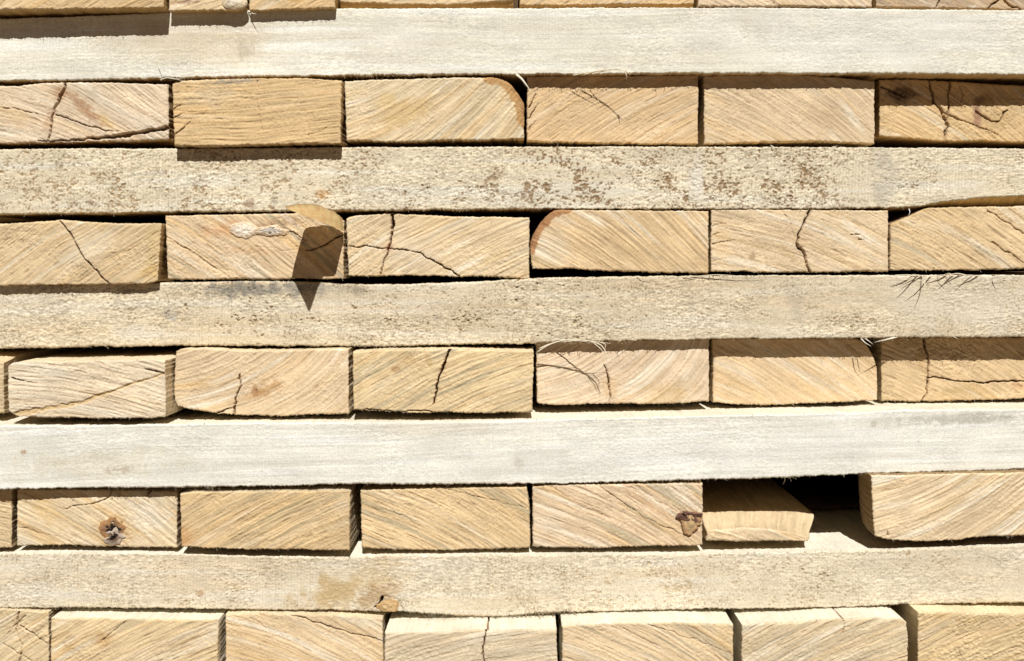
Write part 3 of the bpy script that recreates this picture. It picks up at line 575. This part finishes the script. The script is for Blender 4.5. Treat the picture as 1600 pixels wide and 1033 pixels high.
 dict(label='narrow end of a board at the left edge, beside the star knot board', d=-1.8, ang=-5, col=(.66, .50, .30), checks=.6, scol=(.5, .38, .22), T=[(-240, 767), (18, 766)], B=[(-240, 854), (18, 856)]),
 dict(label='board with a dark star shaped knot at its lower edge', d=-1.8, ang=-32, fan=.3, col=(.72, .575, .375), checks=.5, pale=.7, blue=.45, warm=.8, scol=(.5, .38, .24),
      T=[(26, 765), (90, 765), (150, 766), (277, 768)], B=[(26, 853), (100, 852), (150, 854), (210, 855), (277, 856)],
      cracks=[([(180, 764), (172, 776), (150, 785), (95, 796)], 1.8, .7), ([(235, 766), (229, 775)], 2.4, .8), ([(28, 822), (90, 840)], 1.2, .6)],
      stains_and_shade=[(178, 828, 36, 30, 0, (.56, .36, .17), .7, .6), (70, 800, 50, 16, -40, (.66, .46, .20), .5, .8), (230, 800, 46, 30, -30, (.80, .72, .60), .5, .7)]),
 dict(label='golden board with dark grooves rising right, jutting slightly, beside the star knot board', d=-2.6, ang=27, fan=.15, col=(.65, .475, .265), checks=1.1, warm=.7, blue=.45, pale=.3, scol=(.60, .49, .34), top=True,
      T=[(281, 772), (300, 769), (400, 768), (500, 767), (540, 766), (547, 769)], B=[(283, 855), (330, 857), (400, 859), (470, 859), (546, 861)],
      stains_and_shade=[(285, 840, 20, 22, 0, (.52, .28, .11), .65, .6), (440, 800, 90, 8, 27, (.50, .41, .24), .5, .6), (535, 790, 16, 20, 0, (.72, .60, .42), .4, .5)]),
 dict(label='golden board with grey lines falling right, left of the bark knot', d=-1.95, ang=-28, fan=.2, col=(.70, .52, .30), checks=.8, warm=.8, blue=.75, pale=.4, scol=(.72, .58, .38), top=True,
      T=[(563, 766), (620, 764), (700, 762), (790, 761), (823, 761)], B=[(565, 855), (600, 858), (660, 860), (720, 859), (760, 858), (828, 856)],
      R=[(828, 840), (828, 800)], cracks=[([(690, 763), (740, 775), (822, 794)], 1.6, 1.2, 4, (.38, .30, .19)), ([(590, 785), (640, 812), (668, 858)], .9, .7)]),
 dict(label='pink streaked board with a bark filled knot at its right edge', d=-1.95, ang=-28, fan=.3, col=(.70, .53, .35), checks=.6, blue=.8, warm=.8, pale=.6, scol=(.72, .58, .38), top=True,
      T=[(832, 760), (860, 758), (950, 757), (1098, 755)], B=[(832, 854), (870, 856), (950, 856), (1020, 853), (1098, 852)],
      cracks=[([(930, 756), (980, 790), (1030, 820), (1075, 836)], 1.2, .8), ([(942, 796), (941, 808)], 1, .6), ([(858, 760), (940, 800)], 1.0, .7), ([(985, 760), (1060, 800)], 1.0, .8)],
      stains_and_shade=[(1010, 785, 60, 9, -35, (.58, .36, .19), .6, .6), (1078, 815, 26, 24, 0, (.50, .32, .16), .6, .5), (860, 820, 40, 30, -35, (.74, .62, .46), .5, .6)]),
 dict(label='low half round slab lying in the dark opening, its top face lit', d=-1.9, ang=-22, col=(.72, .56, .36), checks=.5, warm=.6, pale=.5, scol=(.70, .53, .30), top=True, len=.34, jag=.8, wcol=(.62, .47, .29),
      T=[(1104, 829), (1125, 827), (1165, 824), (1200, 826), (1230, 831), (1250, 836), (1266, 839)], B=[(1103, 845), (1150, 846), (1200, 846), (1262, 846)],
      back=dict(T=[(1104, 812), (1150, 810), (1190, 810), (1240, 811), (1266, 814), (1291, 819)], B=[(1103, 845), (1266, 846)], depth=.034)),
 dict(label='large clean board right of the dark opening, its left side in view', d=-2.6, ang=30, fan=.35, curve=-.06, col=(.72, .56, .36), fine=1.3, checks=.25, pale=.8, warm=.4, blue=.2, scol=(.34, .23, .12), top=True,  # scol darkened to paint in shade on the side facing the opening
      back=dict(T=[(1560, 743), (1670, 736)], B=[(1560, 846), (1670, 834)], depth=.30),
      L=[(1365, 820), (1363, 790)], T=[(1361, 743), (1400, 743), (1450, 741), (1520, 740), (1670, 736)], B=[(1367, 837), (1376, 841), (1400, 844), (1460, 846), (1500, 843), (1540, 838), (1600, 836), (1670, 834)],
      stains_and_shade=[(1480, 790, 60, 10, 28, (.60, .43, .22), .4, .6)], cracks=[([(1388, 830), (1389, 838)], 1.6, 1)]),
 # --- bottom layer, cut by the frame
 dict(label='cracked board in the lower left corner', d=-2.4, ang=35, col=(.66, .52, .32), fuzz=.9, checks=.5, warm=.6, scol=(.72, .58, .38), T=[(-200, 953), (20, 953), (76, 956)], B=[(-200, 1062), (76, 1060)],
      cracks=[([(28, 955), (24, 985), (34, 1010), (30, 1050)], 1.8, 1.4), ([(40, 962), (12, 990)], 1.4, .8), ([(30, 978), (78, 1008)], 1.6, 1), ([(5, 1005), (70, 1045)], 1.2, 1)], ),
 dict(label='bottom row board with lines rising right and two faint brown spots', d=-3.3, ang=27, fan=.15, col=(.68, .52, .31), checks=.85, blue=.5, warm=.6, fuzz=.6, scol=(.82, .73, .57), top=True,
      T=[(79, 966), (150, 966), (240, 968), (320, 969), (341, 969)], B=[(79, 1064), (340, 1064)], stains_and_shade=[(162, 998, 20, 13, 0, (.52, .31, .12), .6, .6), (108, 1012, 12, 9, 0, (.50, .31, .13), .5, .6)], cracks=[([(160, 1000), (200, 968)], 1.4, .6)]),
 dict(label='bottom row board with one long dark curved line, right of the one with brown spots', d=-2.6, ang=-24, fan=.3, col=(.70, .53, .33), checks=.5, pale=.7, warm=.7, fine=.9, scol=(.78, .64, .43), top=True,
      T=[(352, 960), (400, 959), (470, 960), (560, 963), (598, 966)], B=[(352, 1064), (600, 1064)], cracks=[([(455, 962), (500, 975), (560, 992), (600, 1002)], 2.0, 1.4, 5, (.36, .27, .17)), ([(405, 1005), (408, 1016)], 1, .6), ([(390, 965), (420, 985)], 1, .6)],
      stains_and_shade=[(565, 972, 60, 10, -12, (.82, .72, .54), .6, .5)]),
 dict(label='bottom row board with a thin crack crossing its wide sunlit top strip', d=-4.7, ang=13, fan=.2, col=(.645, .53, .37), checks=.45, fuzz=.8, blue=.3, warm=.3, scol=(.82, .73, .57), top=True,
      T=[(601, 989), (650, 988), (700, 986), (740, 984), (870, 983)], B=[(601, 1070), (872, 1070)], cracks=[([(762, 975), (757, 1002), (753, 1012), (757, 1036)], 3.0, 2.0, 14, CRACK, True)]),
 dict(label='bottom row board with grey slanting lines, centre right, above a black slit', d=-4.5, ang=-27, fan=.2, col=(.70, .54, .34), checks=.7, blue=.7, warm=.8, fine=.9, scol=(.82, .73, .57), top=True,
      T=[(878, 979), (900, 977), (980, 974), (1060, 973), (1146, 976)], B=[(878, 1066), (1146, 1066)], cracks=[([(1010, 975), (1080, 998), (1146, 1022)], 1.6, 1.2, 4, (.38, .30, .20)), ([(965, 977), (1040, 1015)], 1.4, 1, 4, (.38, .30, .20))], stains_and_shade=[(1130, 1000, 18, 20, 0, (.72, .52, .27), .5, .5)]),
 dict(label='bottom row board with rounded right shoulder and a tiny check in its top strip', d=-4.3, ang=27, fan=.1, col=(.645, .52, .34), checks=.7, blue=.5, warm=.35, scol=(.82, .73, .57), top=True,
      T=[(1159, 976), (1190, 974), (1240, 972), (1290, 968), (1340, 966), (1395, 966), (1410, 968), (1417, 973)], R=[(1419, 1000)], B=[(1159, 1066), (1418, 1066)], cracks=[([(1317, 960), (1318, 978), (1316, 989)], 1.6, 1.4, 12, CRACK, True)], stains_and_shade=[(1316, 986, 9, 4, 0, (.45, .26, .12), .5, .4)]),
 dict(label='rough tan board in the lower right corner', d=-3.7, ang=22, fan=.1, col=(.64, .485, .28), fuzz=1.3, checks=.7, warm=.5, pale=.2, scol=(.80, .65, .42), top=True,
      T=[(1434, 956), (1480, 957), (1560, 959), (1670, 961)], B=[(1434, 1062), (1670, 1062)], cracks=[([(1498, 1020), (1508, 1034)], 1.4, 1)], stains_and_shade=[(1470, 962, 20, 6, 0, (.60, .40, .18), .6, .7), (1520, 968, 40, 8, 0, (.60, .42, .2), .5, .8)]),
]
longs = []
for i, p in enumerate(LONG): longs.append(board('long_plank', p, 'long', 1000 + i * 97))
ends = []
for i, p in enumerate(ENDS): ends.append(board('wooden_board', p, 'end', 5000 + i * 131))
LB = {k: o for k, o in enumerate(longs)}; EB = {k: o for k, o in enumerate(ends)}

# plank above the frame (its shade falls on the weathered board) and the planks lying behind each long one
def plain_plank(z0, z1, y, x0, x1, seed, label, w=.128, col=(.18, .12, .07)):  # dark default colour stands in for deep shade inside the stack
    nx = 160; r = .0015; xs = np.linspace(x0, x1, nx); prof = [(-1, 1, 0, 0)]
    prof = [(y, z0 + r), (y + r, z0), (y + w - r, z0), (y + w, z0 + r), (y + w, z1 - r), (y + w - r, z1), (y + w * .6, z1), (y + w * .3, z1), (y + r, z1), (y, z1 - r)]
    n = len(prof); V = []; 
    for xx in xs:
        wv = .0012 * (float(fbm(xx * 9, 1.0, seed, 2)) - .5)
        for (a, b) in prof: V.append((xx, a, b + wv))
    ids = np.arange(nx * n).reshape(nx, n); nxt = np.roll(ids, -1, 1)
    F4 = np.stack([ids[:-1], ids[1:], nxt[1:], nxt[:-1]], -1).reshape(-1, 4)
    F3 = [(0, k + 1, k) for k in range(1, n - 1)] + [(int(ids[-1, 0]), int(ids[-1, k]), int(ids[-1, k + 1])) for k in range(1, n - 1)]
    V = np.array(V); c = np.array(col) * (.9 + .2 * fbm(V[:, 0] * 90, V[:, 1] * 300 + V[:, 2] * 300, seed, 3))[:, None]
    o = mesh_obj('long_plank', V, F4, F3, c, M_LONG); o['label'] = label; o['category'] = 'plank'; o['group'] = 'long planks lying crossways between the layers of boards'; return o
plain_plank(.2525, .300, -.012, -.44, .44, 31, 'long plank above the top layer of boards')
rows = ['uppermost long plank', 'rust speckled plank', 'grey blotched plank', 'whitest plank', 'ochre stained plank']
for k, o in enumerate(longs):
    zs = np.empty(len(o.data.vertices) * 3, dtype=np.float32); o.data.vertices.foreach_get('co', zs); zs = zs[2::3] + o.location.z
    z0, z1 = float(np.percentile(zs, 10)) - .0015, float(np.percentile(zs, 95)) + .0015  # stretched a little so these planks close gaps that leak light
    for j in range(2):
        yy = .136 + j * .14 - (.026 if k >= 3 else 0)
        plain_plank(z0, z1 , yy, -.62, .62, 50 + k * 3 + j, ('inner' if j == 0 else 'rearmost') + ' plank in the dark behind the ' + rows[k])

zr = np.linspace(-.317, .35, 12)  # unseen back row, added to stop sky light showing through the slits
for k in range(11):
    plain_plank(float(zr[k]) + .0006, float(zr[k + 1]) - .0006, .405, -.8, .8, 90 + k, 'added plank blocking skylight behind the stack, course ' + ['one', 'two', 'three', 'four', 'five', 'six', 'seven', 'eight', 'nine', 'ten', 'eleven'][k] + ' from below', w=.05)

# ------------------------------------------------------------------ knots, chip and loose fibres
knot(EB[1], 366, 3, 21, 13, -.0090, 21, (.80, .70, .54), (.70, .57, .38), 0, 'rounded bleached knot', dome=9, wobble=.1)
knot(EB[27], 179, 831, 21, 23, -.0178, 22, (.20, .13, .09), (.36, .19, .08), 1.3, 'dark star shaped knot with rusty crown', dome=4, pit=.8, shape=(0, 853.5, 0, 9999), wobble=.5)
knot(EB[27], 179, 839, 17, 14, -.0182, 27, (.16, .11, .08), (.50, .40, .31), 1.3, 'grey heart of the star knot', dome=4, pit=1.2, shape=(0, 853, 0, 9999), wobble=.6)
knot(EB[30], 1081, 816, 17, 17, -.0208, 23, (.56, .39, .20), (.40, .24, .12), .0, 'bark filled knot', dome=3, pit=5, shape=(0, 9999, 0, 1097), wobble=.6)
knot(EB[30], 1080, 805, 20, 8, -.0214, 28, (.13, .06, .045), (.20, .105, .07), .8, 'purplish bark over the knot', dome=3, pit=8, shape=(0, 9999, 0, 1097.5), wobble=.9)
knot(LB[4], 608, 947, 19, 11, -.0222, 24, (.62, .43, .22), (.52, .33, .15), 0, 'small split knot', dome=2, shape=(0, 955.5, 0, 9999), wobble=.4)
knot(EB[14], 382, 359, 22, 13, .0010, 25, (.80, .69, .56), (.70, .54, .37), .0, 'white torn knot', dome=5, pit=1, wobble=.4)
knot(EB[14], 424, 360, 26, 9, .0006, 26, (.84, .75, .64), (.68, .51, .34), .5, 'white torn knot', dome=6, pit=1.5, wobble=.45)

def chip(parent):
    # peeled sheet: rooted under the arris of the speckled plank, curling out towards the viewer
    nu_, nv_ = 60, 30; V = []; C = []
    A = [(446, 325, 4.3), (470, 320, 6.8), (498, 323, 4.3), (519, 330, 3.9), (535, 343, 1.4)]      # outer rim (px, px, cm out)
    B = [(452, 328, 3.4), (474, 337, .8), (504, 348, .1), (520, 354, 0), (536, 361, .1)]               # root along the board's edge
    A = np.array(A, float); B = np.array(B, float); t = np.linspace(0, 4, nu_)
    Aq = np.stack([np.interp(t, range(5), A[:, k]) for k in range(3)], -1); Bq = np.stack([np.interp(t, range(5), B[:, k]) for k in range(3)], -1)
    for _ in range(2):
        Aq[1:-1] = (Aq[:-2] + 2 * Aq[1:-1] + Aq[2:]) / 4; Bq[1:-1] = (Bq[:-2] + 2 * Bq[1:-1] + Bq[2:]) / 4
    for side in (0, 1):
        for j in range(nv_):
            f = j / (nv_ - 1)
            for i in range(nu_):
                q = Aq[i] * (1 - f) + Bq[i] * f
                bow = math.sin(f * math.pi) * .6
                rag = 1.6 * (float(vn(i / 2.5, 3.0, 5)) - .5) * 1.8 * (f < .12) + 5 * (float(vn(i / 9, 4.0, 6)) - .5) * (1 - f) * math.sin(math.pi * i / (nu_ - 1)) * .5
                n = float(fbm(i / 3.0, j / 14.0, 9, 2)) - .5
                d = -q[2] / 100 - bow * S * .3 + n * .0004
                X0, Z0 = px2w(q[0], q[1] + rag, d)
                V.append((X0, d + side * .0002, Z0 + side * .0010))
                g = .80 + .40 * float(fbm(i / 1.6, j / 12.0, 12, 3)); C.append((.97 * g, .79 * g, .56 * g))
    ids = np.arange(2 * nu_ * nv_).reshape(2, nv_, nu_); F = []
    for s_ in (0, 1):
        I = ids[s_]; q = np.stack([I[:-1, :-1], I[:-1, 1:], I[1:, 1:], I[1:, :-1]], -1).reshape(-1, 4); F.append(q if s_ == 1 else q[:, ::-1])
    for a, b in ((ids[0][0], ids[1][0]), (ids[0][-1], ids[1][-1]), (ids[0][:, 0], ids[1][:, 0]), (ids[0][:, -1], ids[1][:, -1])):
        F.append(np.stack([a[:-1], a[1:], b[1:], b[:-1]], -1))
    o = mesh_obj('wood_chip', V, np.concatenate(F), [], np.array(C), M_CHIP, parent); o['label'] = 'peeled chip curling out from the top right edge'
chip(EB[14])

FC = (.80, .69, .50)
splinter(LB[0], [([(806, 116, 0), (816, 124, .4), (829, 142, .7)], 4.5), ([(810, 117, 0), (822, 136, .5)], 2)], (.84, .76, .62))
splinter(LB[0], [([(912, 117, 0), (930, 112, .5), (958, 107, 1.2), (976, 110, 1.6), (980, 121, 1.7)], 2.4), ([(925, 116, 0), (945, 111, .9), (968, 109, 1.4)], 1.6), ([(976, 110, 1.6), (984, 116, 1.7)], 1.8), ([(978, 112, 1.6), (979, 124, 1.6)], 1.8), ([(895, 118, 0), (915, 114, .5), (940, 110, 1.1)], 1.8)], FC)
splinter(LB[0], [([(388, 18, 0), (394, 21, .6), (401, 22, 1.0)], 2.6)], (.85, .78, .64))
splinter(LB[0], [([(247, 104, 0), (252, 113, .3)], 1.5), ([(250, 125, 0), (262, 121, .3), (290, 127, .3)], 1.8), ([(262, 122, 0), (275, 124, .4), (287, 121, .5)], 1.6)], (.88, .82, .7))
splinter(LB[2], [([(838, 552, .2), (852, 541, .6), (872, 533, 1.0), (895, 530, 1.2), (925, 533, 1.6), (955, 537, 1.2)], 3.0),
                 ([(842, 545, .3), (862, 536, .8), (900, 532, 1.3), (935, 534, 1.6)], 2.2), ([(870, 531, 0), (910, 533, 1.2), (940, 536, 1.8), (949, 556, 1.9), (947, 566, 1.8)], 2.8),
                 ([(925, 534, 1.5), (940, 546, 1.8), (946, 560, 1.8)], 1.6), ([(935, 534, 1.5), (947, 538, 1.8), (944, 552, 1.8)], 1.5), ([(905, 533, 1.2), (930, 538, 1.5)], 1.6)], (.82, .72, .56))
splinter(LB[2], [([(1345, 529, 0), (1352, 536, .5), (1361, 541, .7)], 2.2), ([(1352, 529, 0), (1364, 538, .7)], 1.8), ([(1398, 527, 0), (1382, 531, .5), (1366, 535, .8)], 2.4), ([(1402, 527, 0), (1378, 533, .6)], 1.4), ([(1489, 526, 0), (1498, 530, .5)], 1.4)], (.86, .79, .66))
tf = []
for k in range(12):
    x = 1430 + k * 10.5 + rng.uniform(-3, 3); L = rng.uniform(16, 34); dr = rng.choice((-1, -1, 1))
    tf.append(([(x, 431, -.2), (x + dr * L * .45, 430 + rng.uniform(-3, 2), rng.uniform(.2, .5)), (x + dr * L, 432 + rng.uniform(-3, 7), rng.uniform(.4, .9))], rng.uniform(1.8, 3.6)))
tf += [([(1440, 430, 0), (1446, 440, .8), (1441, 455, 1.3)], 2.0), ([(1434, 430, 0), (1420, 436, .9), (1412, 438, 1.2)], 2.2), ([(1455, 431, 0), (1440, 438, .9), (1425, 443, 1.2)], 2.0)]
splinter(LB[2], tf, (.76, .66, .50))
splinter(LB[2], [([(140, 444, 0), (155, 447, .3), (168, 446, .5)], 2), ([(168, 443, 0), (150, 449, .5)], 1.4), ([(135, 446, 0), (150, 443, .4)], 1.4)], FC)
splinter(LB[2], [([(1080, 433, 0), (1120, 429, .3), (1160, 432, .3), (1195, 435, .1)], 1.8), ([(1066, 434, 0), (1090, 430, .3)], 1.5)], FC)
splinter(LB[2], [([(995, 433, 0), (1005, 436, .2), (1035, 435, .2)], 1.5)], FC)
fr = []
for k in range(34):
    x = 655 + k * 6.6 + rng.uniform(-4, 4); yb = 962 if 690 < x < 830 else 957; L = rng.uniform(10, 30)
    fr.append(([(x + L * .6, yb - 3, -.1), (x, yb + rng.uniform(-1, 2), .35), (x - L, yb + rng.uniform(0, 5), rng.uniform(.2, .6))], rng.uniform(1.2, 3.0)))
fr += [([(872, 952, .1), (874, 962, .4), (871, 975, .6)], 1.8), ([(850, 955, .0), (830, 962, .4), (797, 972, .8)], 2.6), ([(725, 960, 0), (724, 968, .3)], 1.6)]
splinter(LB[4], fr, (.84, .74, .56))
splinter(LB[3], [([(1224, 743, 0), (1227, 750, .4), (1223, 757, .6)], 2.0), ([(1343, 740, 0), (1346, 746, .3)], 1.6)], (.9, .86, .78))
splinter(LB[3], [([(273, 758, 0), (290, 762, .3), (330, 764, .3)], 2.2), ([(280, 765, 0), (305, 757, .5)], 1.6), ([(310, 764, 0), (312, 757, .4)], 1.4), ([(262, 762, 0), (275, 766, .3)], 1.4)], (.86, .78, .62))
splinter(LB[3], [([(12, 665, 0), (25, 661, .3)], 2.6)], (.86, .78, .62))
splinter(LB[4], [([(26, 864, 0), (34, 860, .2), (43, 856, .3)], 3.0)], (.9, .8, .6))
splinter(LB[4], [([(281, 866, 0), (287, 862, .3), (290, 857, .3)], 4.0)], (.9, .8, .62))
splinter(EB[37], [([(1118, 968, .1), (1124, 960, .2), (1140, 968, .3)], 4.0), ([(1122, 966, .1), (1132, 972, .3)], 2.4)], (.84, .72, .5))
splinter(LB[1], [([(1204, 227, 0), (1212, 231, .3)], 1.5), ([(870, 230, 0), (873, 223, .3)], 1.4), ([(1300, 230, 0), (1310, 228, .3)], 1.6)], (.9, .82, .66))
splinter(LB[1], [([(1420, 326, 0), (1422, 331, .2), (1420, 336, .3)], 1.8)], (.85, .82, .78))
